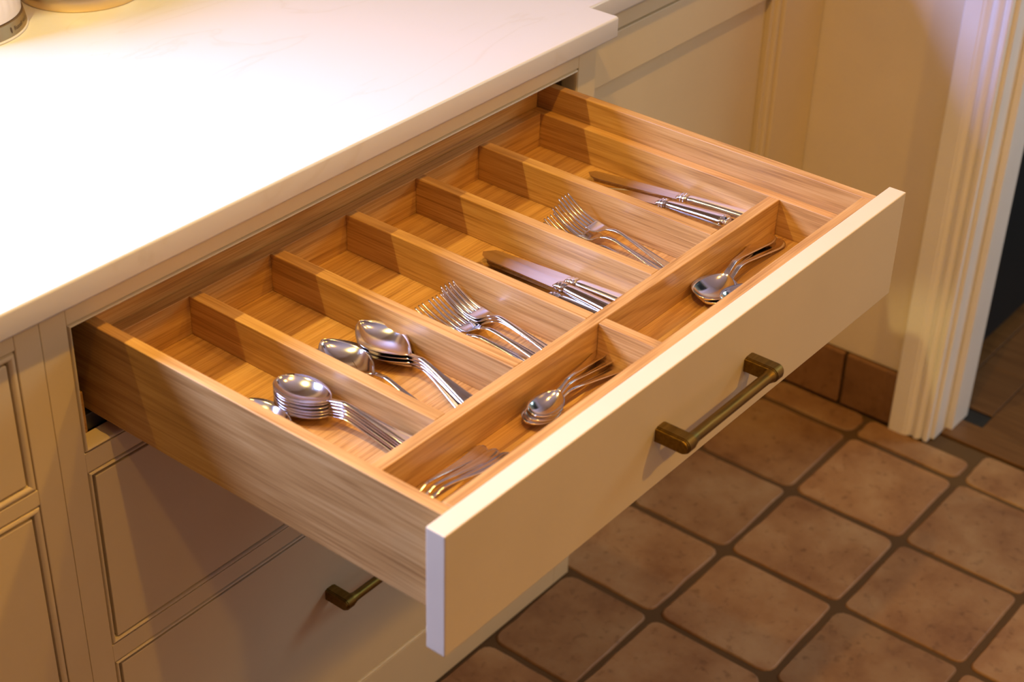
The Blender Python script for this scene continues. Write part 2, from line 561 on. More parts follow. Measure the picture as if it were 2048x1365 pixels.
def d_post(x0, x1, yb, zc, depth, h, steps):
    """A handle post: flat back on the drawer front, round nose, stepped reeds towards its faces."""
    bm = bmesh.new()
    rings = []
    for t, s in steps:
        x = x0 + (x1 - x0) * t
        r = h / 2 * s
        d = depth - (h / 2) * (1 - s)
        pts = [(yb, zc - r)]
        for k in range(13):
            a = -PI / 2 + PI * k / 12
            pts.append((yb - (d - r) - r * math.cos(a), zc + r * math.sin(a)))
        pts.append((yb, zc + r))
        rings.append([bm.verts.new((x, y, z)) for y, z in pts])
    n = len(rings[0])
    for a, b in zip(rings, rings[1:]):
        for i in range(n):
            bm.faces.new((a[i], a[(i + 1) % n], b[(i + 1) % n], b[i]))
    bm.faces.new(rings[0]); bm.faces.new(list(reversed(rings[-1])))
    return bm

STEPS = [(0, .80), (.05, .84), (.10, .84), (.11, .92), (.20, .92), (.21, 1), (.79, 1), (.80, .92), (.89, .92), (.90, .84), (.95, .84), (1, .80)]
def make_handle(parent, xa, xb, pw, yb, zc, depth=0.0405, h=0.0185, rb=0.0064):
    hd = empty('handle', (0, 0, 0), 0, parent)
    return hd
def add_handle(parent, xa, xb, pw, yb, zc, depth=0.0395, h=0.0178, rb=0.0062):
    """Bar handle on two posts as one mesh."""
    bm = d_post(xa, xa + pw, yb, zc, depth, h, STEPS)
    for x0 in (xb - pw,):
        b2 = d_post(x0, x0 + pw, yb, zc, depth, h, STEPS)
        me = bpy.data.meshes.new('tmp'); b2.to_mesh(me); b2.free(); bm.from_mesh(me); bpy.data.meshes.remove(me)
    yc = yb - (depth - h / 2)
    seg = 20
    rings = []
    prof = [(xa + pw - 0.002, rb * 1.25), (xa + pw + 0.001, rb * 1.22), (xa + pw + 0.004, rb * 1.06), (xa + pw + 0.008, rb)]
    prof += [(xb - pw - 0.008, rb), (xb - pw - 0.004, rb * 1.06), (xb - pw - 0.001, rb * 1.22), (xb - pw + 0.002, rb * 1.25)]
    for x, r in prof:
        rings.append([bm.verts.new((x, yc + r * math.cos(2 * PI * i / seg), zc + r * math.sin(2 * PI * i / seg))) for i in range(seg)])
    for a, b in zip(rings, rings[1:]):
        for i in range(seg):
            bm.faces.new((a[i], a[(i + 1) % seg], b[(i + 1) % seg], b[i]))
    o = obj('handle', bm, M['brass'], parent)
    smooth_angle(o, 28)
    return o

P = M['paint']
# main cabinet
XSM, XEND = -0.0378, 0.8475
mc = empty('base_cabinet', (0.4, 0.3, 0))
tag(mc, 'beige painted cabinet in the middle with the cutlery drawer pulled open', 'cabinet')
def mb(name, *a, m=P, bev=0.0008):
    o = box(name, *[v for v in a], m, mc, bev)
    o.location = (-0.4, -0.3, 0)
    return o
# children live in world coordinates: the parent sits at (0.4, 0.3, 0)
mc.location = (0, 0, 0)
def mb(name, *a, m=P, bev=0.0008):
    return box(name, *a, m, mc, bev)
FD = 0.022
XLg, XRg, XLo, XRo = -0.0067, 0.8098, -0.0013, 0.8035
ZTg, ZTo, ZBg, ZBo = 0.8707, 0.8652, 0.7174, 0.7226
Z2T, Z2B, Z3T, Z3B = 0.6933, 0.4564, 0.4319, 0.1130
mb('stile', XSM + 0.0009, XLg, 0, FD, 0.0, ZCB)
mb('stile', XRg, XEND, 0, FD, 0.0, ZCB)
mb('rail', XLg, XRg, 0, FD, ZTg, ZCB - 0.0005)
mb('rail', XLg, XRg, 0, FD, Z2T, ZBg)
mb('rail', XLg, XRg, 0, FD, Z3T, Z2B)
mb('plinth', XLg, XRg, 0, FD, 0.0, Z3B)
frame_bead('bead', XLg, XRg, ZBg, ZTg, 0.0052, FD, P, mc)
frame_bead('bead', XLg, XRg, Z2B, Z2T, 0.0058, FD, P, mc)
frame_bead('bead', XLg, XRg, Z3B, Z3T, 0.0058, FD, P, mc)
mb('side_panel', XSM + 0.001, XSM + 0.017, FD, 0.62, 0.0, ZCB - 0.0005)
mb('side_panel', XEND - 0.018, XEND, FD, 0.62, 0.0, ZCB - 0.0005)
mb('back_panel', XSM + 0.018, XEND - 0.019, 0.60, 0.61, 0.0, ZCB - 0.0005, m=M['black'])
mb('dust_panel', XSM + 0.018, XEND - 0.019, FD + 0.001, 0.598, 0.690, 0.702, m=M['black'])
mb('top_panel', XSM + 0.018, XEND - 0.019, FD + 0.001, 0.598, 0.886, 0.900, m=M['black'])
mb('runner_spacer', -0.016, 0.0165, 0.0228, 0.55, 0.7025, 0.772, m=M['oak_y'])
mb('runner_spacer', 0.798, 0.812, 0.026, 0.55, 0.7025, 0.772, m=M['oak_y'])
mb('drawer_runner', 0.0170, 0.0400, 0.024, 0.54, 0.722, 0.7415, m=M['runner'])
mb('drawer_runner', 0.7610, 0.7850, 0.024, 0.54, 0.722, 0.7415, m=M['runner'])

# pulled-out drawer
dr = empty('drawer', (0, 0, 0), 0, mc)
XL, XR, YF, YBK, ZT, ZB = 0.0, 0.802, -0.4721, -0.4508, 0.8597, 0.7256
BL, BLi, BR, BRi, ZX, ZXB, FBi = 0.0236, 0.0367, 0.7776, 0.7652, 0.8563, 0.7437, -0.4365
BKi = 0.0300      # inner face of the box back
obj('front_panel', box_bm(XL, XR, YF, YBK, ZT - (ZT - ZB), ZT, 0.0011), P, dr)
sp = lambda n, x0, x1, y0, y1, z0, z1, m: box(n, x0, x1, y0, y1, z0, z1, m, dr, 0.0009)
sp('side_panel', BL, BLi, YBK + 0.0004, BKi + 0.015, ZXB, ZX, M['oak_y'])
sp('side_panel', BRi, BR, YBK + 0.0004, BKi + 0.015, ZXB, ZX, M['oak_y'])
sp('box_front', BLi + 0.0002, BRi - 0.0002, YBK + 0.0004, FBi, ZXB, ZX, M['oak_x'])
sp('box_back', BLi + 0.0002, BRi - 0.0002, BKi, BKi + 0.0148, ZXB, ZX, M['oak_x'])
sp('base_panel', BLi + 0.0002, BRi - 0.0002, FBi + 0.0002, BKi - 0.0002, 0.7555, 0.7670, M['oak_x'])
add_handle(dr, 0.3088, 0.4862, 0.0172, YF + 0.0003, 0.7915)

# lower drawers
for k, (zb, zt) in enumerate(((Z2B, Z2T), (Z3B, Z3T))):
    d = empty('drawer', (0, 0, 0), 0, mc)
    w = 0.0058 + 0.0034
    obj('front_panel', box_bm(XLg + w, XRg - w + 0.001, 0.0002, 0.022, zb + w - 0.001, zt - w + 0.0004, 0.0010), P, d)
    add_handle(d, 0.3170, 0.4945, 0.0172, 0.0005, 0.3105 if k else 0.612)

# left neighbour cabinet
lc = empty('base_cabinet', (0, 0, 0))
tag(lc, 'beige painted cabinet at the left edge with two beaded drawer fronts', 'cabinet')
lb = lambda n, x0, x1, y0, y1, z0, z1, m=P: box(n, x0, x1, y0, y1, z0, z1, m, lc, 0.0012)
UX1, UX0 = -0.0672, -0.56
yl = -0.0016
UZT, UZB, U2T, U2B = 0.8730, 0.7088, 0.6899, 0.1130
lb('stile', UX1, XSM - 0.0004, yl, FD, 0.0, ZCB)
lb('stile', -0.60, UX0, yl, FD, 0.0, ZCB)
lb('rail', UX0, UX1, yl, FD, UZT, ZCB - 0.0005)
lb('rail', UX0, UX1, yl, FD, U2T, UZB)
lb('plinth', UX0, UX1, yl, FD, 0.0, U2B)
lb('side_panel', XSM - 0.018, XSM - 0.0006, FD, 0.62, 0.0, ZCB - 0.0005)
lb('side_panel', -0.60, -0.584, FD, 0.62, 0.0, ZCB - 0.0005)
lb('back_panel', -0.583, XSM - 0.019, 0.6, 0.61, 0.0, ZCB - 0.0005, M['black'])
frame_bead('bead', UX0, UX1, UZB, UZT, 0.0088, FD, P, lc, yl, 0.0016)
frame_bead('bead', UX0, UX1, U2B, U2T, 0.0088, FD, P, lc, yl, 0.0016)
for zb, zt in ((UZB, UZT), (U2B, U2T)):
    d = empty('drawer', (0, 0, 0), 0, lc)
    w = 0.0088 + 0.0024
    obj('front_panel', box_bm(UX0 + w, UX1 - w, yl + 0.0006, 0.022, zb + w, zt - w, 0.0014), P, d)

# recessed cabinet on the right with a framed door
rc = empty('base_cabinet', (0, 0, 0))
tag(rc, 'beige painted cabinet set back at the right with a framed panel door', 'cabinet')
YR = 0.046
rb = lambda n, x0, x1, y0, y1, z0, z1, m=P, p=rc, bev=0.001: box(n, x0, x1, y0, y1, z0, z1, m, p, bev)
rb('rail', XEND + 0.002, 1.3828, YR, YR + 0.022, 0.8655, ZCB - 0.0006)
rb('stile', 1.4265, XW - 0.0016, YR, YR + 0.022, 0.0, ZCB - 0.0006)
for x in (1.3995, 1.4215):
    bm = bmesh.new()
    n = 9
    A, B = [], []
    for k in range(n):
        a = PI * k / (n - 1)
        A.append(bm.verts.new((x + 0.0062 * math.cos(a), YR + 0.004 - 0.0075 * math.sin(a), 0.0)))
        B.append(bm.verts.new((x + 0.0062 * math.cos(a), YR + 0.004 - 0.0075 * math.sin(a), ZCB - 0.0006)))
    for k in range(n):
        j = (k + 1) % n
        bm.faces.new((A[k], A[j], B[j], B[k]))
    bm.faces.new(A); bm.faces.new(list(reversed(B)))
    smooth_angle(obj('bead', bm, P, rc), 50)
rb('bead_backing', 1.3835, 1.4264, YR + 0.003, YR + 0.022, 0.0, ZCB - 0.0006)
rb('plinth', XEND + 0.002, 1.3830, YR, YR + 0.022, 0.0, 0.110)
rdoor = empty('door', (0, 0, 0), 0, rc)
rb('door_rail', XEND + 0.002, 1.3822, YR, YR + 0.021, 0.792, 0.8622, P, rdoor)
rb('door_rail', XEND + 0.002, 1.3822, YR, YR + 0.021, 0.113, 0.190, P, rdoor)
rb('door_stile', XEND + 0.002, 0.915, YR + 0.0002, YR + 0.021, 0.1905, 0.7915, P, rdoor)
rb('door_panel', 0.9152, 1.3822, YR + 0.0125, YR + 0.020, 0.1905, 0.7915, P, rdoor, 0.0)
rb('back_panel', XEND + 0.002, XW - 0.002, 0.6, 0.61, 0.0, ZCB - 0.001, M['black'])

# ------------------------------------------------------------------ cutlery tray inside the drawer
ZI, ZF = 0.8242, 0.7774
BI = 0.0136
L1, L2 = -0.3404, -0.3259
tr = empty('cutlery_tray', (0.4, -0.2, 0.7671))
tr.location = (0, 0, 0)
tag(tr, 'oak cutlery tray with long dividers lying inside the open drawer', 'tray')
tb = lambda n, x0, x1, y0, y1, z0, z1, m: box(n, x0, x1, y0, y1, z0, z1, m, tr, 0.0009)
tb('base_panel', BLi + 0.0008, BRi - 0.0008, FBi + 0.0006, BKi - 0.0006, 0.7672, ZF, M['oak_x'])
tb('back_panel', 0.0526, 0.7510, BI, BKi - 0.0007, ZF, ZI, M['oak_x'])
tb('side_panel', BLi + 0.0008, 0.0524, FBi + 0.0006, BKi - 0.0007, ZF, ZI, M['oak_y'])
tb('side_panel', 0.7512, BRi - 0.0006, FBi + 0.0006, BKi - 0.0007, ZF, ZI, M['oak_y'])
DIV = [(0.1551, 0.1706), (0.2726, 0.2886), (0.3912, 0.4066), (0.5102, 0.5247), (0.6267, 0.6425)]
for a, b in DIV:
    tb('divider', a, b, L2 + 0.0001, BI - 0.0002, ZF, ZI, M['oak_y'])
tb('crosspiece', 0.0526, 0.7510, L1, L2, ZF, ZI, M['oak_x'])
tb('short_divider', 0.3935, 0.4070, FBi + 0.0006, L1 - 0.0002, ZF, ZI, M['oak_y'])

# ------------------------------------------------------------------ cutlery
def loft(rings, cuts, names, m, thing_name, sub=None):
    """Rings of points -> one closed skin, split into part meshes at the ring indices in CUTS with the normals of the whole."""
    verts = [p for r in rings for p in r]
    n = len(rings[0])
    faces = []
    face_row = []
    for i in range(len(rings) - 1):
        for k in range(n):
            j = (k + 1) % n
            faces.append((i * n + k, i * n + j, (i + 1) * n + j, (i + 1) * n + k)); face_row.append(i)
    faces.append(tuple(range(n - 1, -1, -1))); face_row.append(0)
    faces.append(tuple((len(rings) - 1) * n + k for k in range(n))); face_row.append(len(rings) - 2)
    whole = bpy.data.meshes.new('whole')
    whole.from_pydata(verts, [], faces)
    whole.update()
    vn = [v.normal.copy() for v in whole.vertices]
    out = []
    bounds = [0] + cuts + [len(rings) - 1]
    for (a, b), nm in zip(zip(bounds, bounds[1:]), names):
        ids, vs, fs = {}, [], []
        for f, r in zip(faces, face_row):
            if a <= r < b:
                q = []
                for v in f:
                    if v not in ids:
                        ids[v] = len(vs); vs.append(v)
                    q.append(ids[v])
                fs.append(q)
        me = bpy.data.meshes.new(nm)
        me.from_pydata([verts[v] for v in vs], [], fs)
        for p in me.polygons: p.use_smooth = True
        me.update()
        me.normals_split_custom_set_from_vertices([vn[v] for v in vs])
        me.materials.append(m)
        out.append((nm, me))
    bpy.data.meshes.remove(whole)
    return out

def section(w, zt, zb, cols, crown=0.0, beadk=0.0):
    """closed loop: top from -w to +w then bottom back"""
    pts = []
    for k in range(cols + 1):
        v = -1 + 2 * k / cols
        pts.append((v * w, zt(v)))
    for k in range(cols + 1):
        v = 1 - 2 * k / cols
        pts.append((v * w * 0.985, zb(v)))
    return pts

def spoon_parts(L, bl, bw, depth, point=0.0, hw0=0.0026, hw1=0.0082, rise=0.006, beaded=False, th=0.0017, egg=0.15):
    """Bowl tip at +y, origin under the neck. Returns parts; the bowl rests on z = 0."""
    rings = []
    cols = 14
    NB = 34
    NH = 190 if beaded else 44
    cut = None
    rim0 = depth + th
    def rim(t):
        return rim0 + 0.0015 * (2 * t - 1) ** 2 + (0.0025 * (1 - t) ** 3 if point else 0.0)
    S = []
    for i in range(NB):
        t = 0.5 - 0.5 * math.cos(PI * i / (NB - 1) * 0.985)
        S.append(('b', max(t, 0.0008)))
    for i in range(1, NH + 1):
        S.append(('h', i / NH))
    for kind, t in S:
        if kind == 'b':
            s = t * bl
            # egg outline, widest towards the neck end
            tt = t ** (1 - egg)
            base = math.sin(PI * min(tt, 1.0)) ** (0.55 + 0.35 * point) if 0 < tt < 1 else 0
            w = bw / 2 * base
            if point: w *= (0.80 + 0.20 * ss(0.0, 0.5, t))
            w = max(w, hw0 * ss(0.75, 0.98, t), 0.0006)
            dd = depth * (max(0.0, 1 - (2 * tt - 1) ** 2)) ** 0.75
            rz = rim(t)
            f = lambda v, dd=dd, rz=rz: rz - dd * (1 - abs(v) ** 2.1)
            b = lambda v, f=f: f(v) - th * (0.35 + 0.65 * (1 - v * v))
            pts = section(w, f, b, cols)
        else:
            s = bl + t * (L - bl)
            hl = L - bl
            w = lerp_pts([(0, hw0 * 1.05), (0.12, hw0 * 0.92), (0.35, hw0 * 1.15), (0.7, hw1 * 0.72), (0.88, hw1), (0.95, hw1 * 0.93), (0.985, hw1 * 0.62), (1.0, hw1 * 0.18)], t)
            zc = lerp_pts([(0, rim(1.0)), (0.07, rim0 + rise * 0.65), (0.18, rim0 + rise), (0.5, rim0 * 0.62 + rise * 0.55), (0.85, 0.0038), (1.0, 0.0042)], t)
            tk = lerp_pts([(0, th), (0.15, 0.0032), (0.5, 0.0026), (1.0, 0.0019)], t)
            cr = 0.0007 * ss(0, .1, t)
            ridge = 0.00045 * ss(0.15, 0.5, t)
            bd = 0.00045 * (0.5 + 0.5 * math.sin(t * hl / 0.0017 * 2 * PI)) * ss(0.0, 0.05, t) if beaded else 0.0
            def f(v, zc=zc, cr=cr, ridge=ridge, bd=bd):
                a = abs(v)
                return zc + cr * (1 - v * v) - cr + (ridge if 0.66 < a < 0.95 else 0) + (bd if a > 0.7 and a < 0.98 else 0)
            b = lambda v, f=f, tk=tk: f(0) - tk * (0.25 + 0.75 * math.sqrt(max(0, 1 - v * v * 0.98)))
            pts = section(w, f, b, cols)
        rings.append([(x, bl - s, z) for x, z in pts])
        if kind == 'h' and cut is None:
            cut = len(rings) - 1
    return loft(rings, [cut], ['bowl', 'handle'], M['steel'], 'spoon')

def fork_parts(L=0.185, hw=0.0118, tl=0.046, root=0.022, hw0=0.0027, hw1=0.0088, beaded=False):
    """Tine tips at +y, origin under the neck."""
    hl0 = tl + root
    Z = [(0, 0.0190), (0.012, 0.0128), (0.026, 0.0072), (0.042, 0.0036), (0.056, 0.0034), (hl0 - 0.002, 0.0082), (hl0 + 0.008, 0.0122), (hl0 + 0.018, 0.0130), (hl0 + 0.055, 0.0085), (L - 0.02, 0.0040), (L, 0.0044)]
    zc = lambda s: lerp_pts(Z, s)
    rings = []
    cols = 12
    cut = None
    S = [tl - 0.0015 + (hl0 - tl) * (i / 16) for i in range(17)]
    NH = 180 if beaded else 44
    S += [hl0 + (L - hl0) * (i / NH) for i in range(1, NH + 1)]
    for s in S:
        if s <= hl0 + 1e-6:
            u = max(0.0, (s - tl) / root)
            w = lerp_pts([(0, hw), (0.3, hw * 0.985), (0.55, hw * 0.86), (0.78, hw * 0.52), (0.92, hw * 0.29), (1.0, hw0)], u)
            tk = 0.0019 + 0.0010 * ss(0.5, 1, u); cr = -0.0006 * (1 - u); ridge = 0; bd = 0
        else:
            t = (s - hl0) / (L - hl0)
            w = lerp_pts([(0, hw0), (0.12, hw0 * 0.95), (0.35, hw0 * 1.2), (0.7, hw1 * 0.74), (0.88, hw1), (0.95, hw1 * 0.93), (0.985, hw1 * 0.62), (1.0, hw1 * 0.18)], t)
            tk = lerp_pts([(0, 0.0029), (0.15, 0.0032), (0.5, 0.0026), (1.0, 0.0019)], t); cr = 0.0007
            ridge = 0.00045 * ss(0.15, 0.5, t)
            bd = 0.0005 * (0.5 + 0.5 * math.sin((s - hl0) / 0.0017 * 2 * PI)) if beaded else 0
            if cut is None: cut = len(rings) - 1
        z = zc(s)
        def f(v, z=z, cr=cr, ridge=ridge, bd=bd):
            a = abs(v)
            return z + cr * (1 - v * v) - cr + (ridge if 0.66 < a < 0.95 else 0) + (bd if 0.7 < a < 0.98 else 0)
        b = lambda v, f=f, tk=tk: f(0) - tk * (0.25 + 0.75 * math.sqrt(max(0, 1 - v * v * 0.98)))
        rings.append([(x, hl0 - s, zz) for x, zz in section(w, f, b, cols)])
    parts = loft(rings, [cut], ['head', 'handle'], M['steel'], 'fork')
    # four tapering tines join the head mesh
    bm = bmesh.new()
    bm.from_mesh(parts[0][1])
    tw = 2 * hw / 5.0
    for k in range(4):
        cx = (k - 1.5) * (2 * hw - tw) / 3
        prev = None
        NT = 16
        for i in range(NT + 1):
            s = (tl + 0.002) * (i / NT)
            h = tw / 2 * lerp_pts([(0, 0.28), (0.08, 0.55), (0.5, 0.82), (0.85, 1.0), (1, 1.12)], i / NT)
            z = zc(s); th = 0.0018
            ox = cx * (0.965 + 0.035 * i / NT)
            ring = [bm.verts.new(p) for p in ((ox - h, hl0 - s, z - th * .3), (ox - h * .55, hl0 - s, z), (ox + h * .55, hl0 - s, z), (ox + h, hl0 - s, z - th * .3), (ox + h * .6, hl0 - s, z - th), (ox - h * .6, hl0 - s, z - th))]
            if prev:
                for a in range(6):
                    bm.faces.new((prev[a], prev[(a + 1) % 6], ring[(a + 1) % 6], ring[a]))
            else:
                bm.faces.new(list(reversed(ring)))
            prev = ring
        bm.faces.new(prev)
    me = bpy.data.meshes.new('head')
    bm.normal_update()
    bm.to_mesh(me); bm.free()
    for p in me.polygons: p.use_smooth = True
    me.materials.append(M['steel']) if not me.materials else None
    parts[0] = ('head', me)
    return parts

def knife_parts(bladeL=0.112, bw=0.0195, hl=0.098, ornate=False):
    """Blade lying flat, tip at +y, origin under the joint."""
    out = []
    zb = 0.0062
    # blade
    bm = bmesh.new()
    top, bot = [], []
    outline = []
    N = 22
    for i in range(N + 1):                    # cutting edge side (-x), from joint to tip
        t = i / N
        s = t * bladeL
        wl = bw * 0.56 * (1 - 0.16 * (1 - t)) * math.sqrt(max(0.0, 1 - max(0.0, (t - 0.80) / 0.2) ** 2.2))
        outline.append((-wl, s))
    for i in range(N, -1, -1):
        t = i / N
        s = t * bladeL
        wr = bw * 0.44 * math.sqrt(max(0.0, 1 - max(0.0, (t - 0.90) / 0.1) ** 2.4)) * (1 - .05 * t)
        if i == N: continue
        outline.append((wr, s))
    for x, y in outline:
        z = zb - 0.0022 * y / bladeL
        top.append(bm.verts.new((x * 0.96, y, z + 0.0008 * (1 - 0.6 * y / bladeL))))
        bot.append(bm.verts.new((x, y, z - 0.0008)))
    k = len(outline)
    bm.faces.new(top); bm.faces.new(list(reversed(bot)))
    for i in range(k):
        bm.faces.new((top[i], bot[i], bot[(i + 1) % k], top[(i + 1) % k]))
    bmesh.ops.recalc_face_normals(bm, faces=bm.faces)
    me = bpy.data.meshes.new('blade'); bm.to_mesh(me); bm.free()
    me.materials.append(M['silver'])
    out.append(('blade', me))
    # bolster / ferrule and handle as super-elliptic lofts
    def lofted(prof, nm, m, seg=28):
        bm = bmesh.new(); rings = []
        for y, a, b in prof:
            ring = []
            for i in range(seg):
                an = 2 * PI * i / seg
                c, s = math.cos(an), math.sin(an)
                e = 0.78
                ring.append(bm.verts.new((a * math.copysign(abs(c) ** e, c), y, zb + b * math.copysign(abs(s) ** e, s))))
            rings.append(ring)
        for r0, r1 in zip(rings, rings[1:]):
            for i in range(seg):
                bm.faces.new((r0[i], r0[(i + 1) % seg], r1[(i + 1) % seg], r1[i]))
        bm.faces.new(rings[0]); bm.faces.new(list(reversed(rings[-1])))
        bmesh.ops.recalc_face_normals(bm, faces=bm.faces)
        me = bpy.data.meshes.new(nm); bm.to_mesh(me); bm.free()
        for p in me.polygons: p.use_smooth = True
        me.materials.append(m)
        return me
    fer = [(0.0035, 0.0060, 0.0012), (0.001, 0.0066, 0.0034), (-0.0005, 0.0066, 0.0040), (-0.0012, 0.0058, 0.0036), (-0.0028, 0.0072, 0.0050), (-0.0044, 0.0074, 0.0052), (-0.0058, 0.0062, 0.0044), (-0.0070, 0.0076, 0.0054), (-0.0088, 0.0078, 0.0056), (-0.0102, 0.0066, 0.0050), (-0.0112, 0.0068, 0.0050)]
    out.append(('ferrule', lofted(fer, 'ferrule', M['silver'])))
    if ornate:
        bm = bmesh.new()
        for yy, rx, rz, n, r in ((-0.0036, 0.0072, 0.0050, 16, 0.0011), (-0.0079, 0.0076, 0.0054, 16, 0.0013)):
            for i in range(n):
                a = 2 * PI * i / n
                bmesh.ops.create_icosphere(bm, subdivisions=1, radius=r, matrix=Matrix.Translation((rx * math.cos(a), yy, zb + rz * math.sin(a))))
        e = -hl
        for q in range(3):
            for i in range(12):
                a = 2 * PI * i / 12 + q * .26
                bmesh.ops.create_icosphere(bm, subdivisions=1, radius=0.00125, matrix=Matrix.Translation(((0.0100 - q * .0022) * math.cos(a), e + 0.0075 - q * 0.0032, zb + (0.0060 - q * .0012) * math.sin(a))))
        me = bpy.data.meshes.new('beading'); bm.to_mesh(me); bm.free()
        for p in me.polygons: p.use_smooth = True
        me.materials.append(M['silver'])
        out.append(('beading', me))
    hp = []
    for i in range(26):
        t = i / 25
        y = -0.0106 - t * (hl - 0.0106)
        a = lerp_pts([(0, 0.0066), (0.1, 0.0074), (0.5, 0.0086), (0.85, 0.0103), (0.95, 0.0101), (0.985, 0.0078), (1.0, 0.0035)], t)
        b = lerp_pts([(0, 0.0048), (0.1, 0.0053), (0.5, 0.0058), (0.85, 0.0062), (0.95, 0.0058), (0.985, 0.0042), (1.0, 0.0016)], t)
        hp.append((y, a, b))
    out.append(('handle', lofted(hp, 'handle', M['silver'])))
    return out

def place(name, parts, x, y, z, deg, label, cat, group=None, tilt=0.0, roll=0.0):
    o = empty(name, (x, y, z))
    o.rotation_euler = (math.radians(tilt), math.radians(roll), math.radians(deg))
    tag(o, label, cat, group)
    for nm, me in parts:
        q = link(nm, me, None, o)
        if nm == 'beading':
            q['kind'] = 'stuff'
    return o

ORD = ['bottom', 'second from the bottom', 'middle', 'second from the top', 'topmost']
SP_A = spoon_parts(0.178, 0.066, 0.0445, 0.0088, hw1=0.0094)
SP_B = spoon_parts(0.192, 0.081, 0.0525, 0.0098, hw1=0.0094, point=1.0, egg=0.24)
SP_T = spoon_parts(0.156, 0.049, 0.0345, 0.0078, hw0=0.0022, hw1=0.0078, rise=0.0060)
SP_R = spoon_parts(0.188, 0.060, 0.049, 0.0090, beaded=True, hw0=0.0034, hw1=0.0132, rise=0.0075)
FK = fork_parts()
FKB = fork_parts(beaded=True)
KN = knife_parts()
KNO = knife_parts(bladeL=0.126, ornate=True)
zf = ZF + 0.0002

# first compartment: six nested spoons and one more beside the drawer wall
SIX = ['lowest steel spoon of the six nested in the first compartment', 'second lowest of the six steel spoons nested in the first compartment',
       'third lowest of the six steel spoons nested in the first compartment', 'third from the top of the six steel spoons nested in the first compartment',
       'steel spoon just under the topmost of the six nested spoons', 'topmost steel spoon of the six nested in the first compartment']
for k in range(6):
    place('spoon', SP_A, 0.1320 + 0.0004 * math.sin(k * 2.1), -0.2110 + 0.0006 * math.cos(k * 1.7), zf + 0.0037 * k, 5.0 + 0.35 * math.sin(k * 3.0),
          SIX[k], 'spoon', 'nested spoons in the first compartment')
place('spoon', SP_A, 0.0905, -0.1960, zf + 0.003, 3, 'lone steel spoon lying against the outer drawer wall, mostly hidden by it', 'spoon')
# second compartment
for k in range(4):
    place('spoon', SP_B, 0.2475 - 0.0005 * k + (0.002 if k == 0 else 0), -0.2165 + 0.001 * k, zf + 0.0046 * k, (-12.5 if k == 0 else -7.5) + 0.7 * math.sin(k * 2.0),
          ['lowest pointed tablespoon under the stack of four in the second compartment', 'second lowest pointed tablespoon of the four stacked in the second compartment', 'pointed tablespoon just under the topmost one of the stack of four', 'topmost pointed tablespoon of the stack of four in the second compartment'][k],
          'spoon', 'stacked tablespoons in the second compartment')
place('spoon', SP_B, 0.1950, -0.1930, zf, 2, 'tablespoon half hidden under the bright one beside the stack of four', 'spoon')
place('spoon', SP_B, 0.2030, -0.2040, zf + 0.0085, -6, 'bright tablespoon lying over another one left of the stack of four', 'spoon')
# third compartment: forks
for k in range(3):
    place('fork', FK, 0.3715 - 0.0012 * k, -0.2215 + 0.0015 * k, zf + 0.0036 * k + 0.002, -3 - 1.2 * k,
          ['lowest fork of the stack of three in the third compartment', 'middle fork of the stack of three in the third compartment', 'topmost fork of the stack of three in the third compartment'][k], 'fork', 'forks in the third compartment')
place('fork', FK, 0.3340, -0.2165, zf, 4, 'fork lying lowest against the divider, below the single fork of the third compartment', 'fork', 'forks in the third compartment')
place('fork', FK, 0.3490, -0.2220, zf + 0.0045, -2, 'single fork lying beside the stack of three in the third compartment', 'fork', 'forks in the third compartment')
# fourth compartment: plain knives
place('knife', KN, 0.4960, -0.2270, zf + 0.0005, 3, 'plain knife nearest the divider with forks behind it, its blade overlapped by the next', 'knife', 'plain knives in the fourth compartment')
place('knife', KN, 0.4725, -0.2290, zf + 0.0060, -3, 'middle plain knife of three, its bright blade lying over the others', 'knife', 'plain knives in the fourth compartment')
place('knife', KN, 0.4570, -0.2300, zf, -1, 'plain knife of the fourth compartment half hidden by the divider in front', 'knife', 'plain knives in the fourth compartment')
# fifth compartment: beaded forks
for k, (x, y, z, a, t) in enumerate(((0.5560, -0.2070, 0.000, 3, 3), (0.5700, -0.2080, 0.0045, 2, 5), (0.5850, -0.2060, 0.0090, 1, 7), (0.5970, -0.2050, 0.0140, 1, 9))):
    place('fork', FKB, x, y, zf + z, a,
          ['lowest beaded fork, its handle showing beneath the three other beaded forks', 'second lowest beaded fork of the fan of four', 'beaded fork just under the topmost one of the fan of four', 'topmost beaded fork of the fan of four'][k], 'fork', 'beaded forks in the fifth compartment', t)
# sixth compartment: ornate knives
place('knife', KNO, 0.7350, -0.2140, zf + 0.006, 8, 'ornate-handled knife lying against the back wall of the tray, longest blade in view', 'knife', 'ornate knives in the sixth compartment')
place('knife', KNO, 0.7040, -0.2060, zf + 0.0080, 0, 'middle ornate-handled knife with its beaded butt against the tray crosspiece', 'knife', 'ornate knives in the sixth compartment', -5)
place('knife', KNO, 0.6830, -0.2040, zf, 4, 'ornate-handled knife half hidden by the divider, only its handle showing', 'knife', 'ornate knives in the sixth compartment')
# front left compartment
for k in range(3):
    place('teaspoon', SP_T, 0.2985 + 0.001 * k, -0.3635 + 0.001 * k, zf + 0.0050 * k, 95 - 4.5 * (1 - k) + (-3 if k == 0 else 0),
          ['lowest teaspoon of the three nested in the front tray compartment', 'middle teaspoon of the three nested in the front tray compartment', 'topmost teaspoon of the three nested in the front tray compartment'][k], 'spoon', 'nested teaspoons in the front compartment')
for k in range(3):
    place('teaspoon', SP_T, 0.0930 + 0.0006 * k, -0.3560 - 0.0090 * k, zf + 0.0025 * k, 93 - 3 * k,
          ['small handle lying closest to the crosspiece, at the near end of the front compartment', 'middle one of the three small handles at the near end of the front compartment', 'small handle lying closest to the drawer front, at the near end'][k], 'spoon', 'three small spoons at the near end of the front compartment')
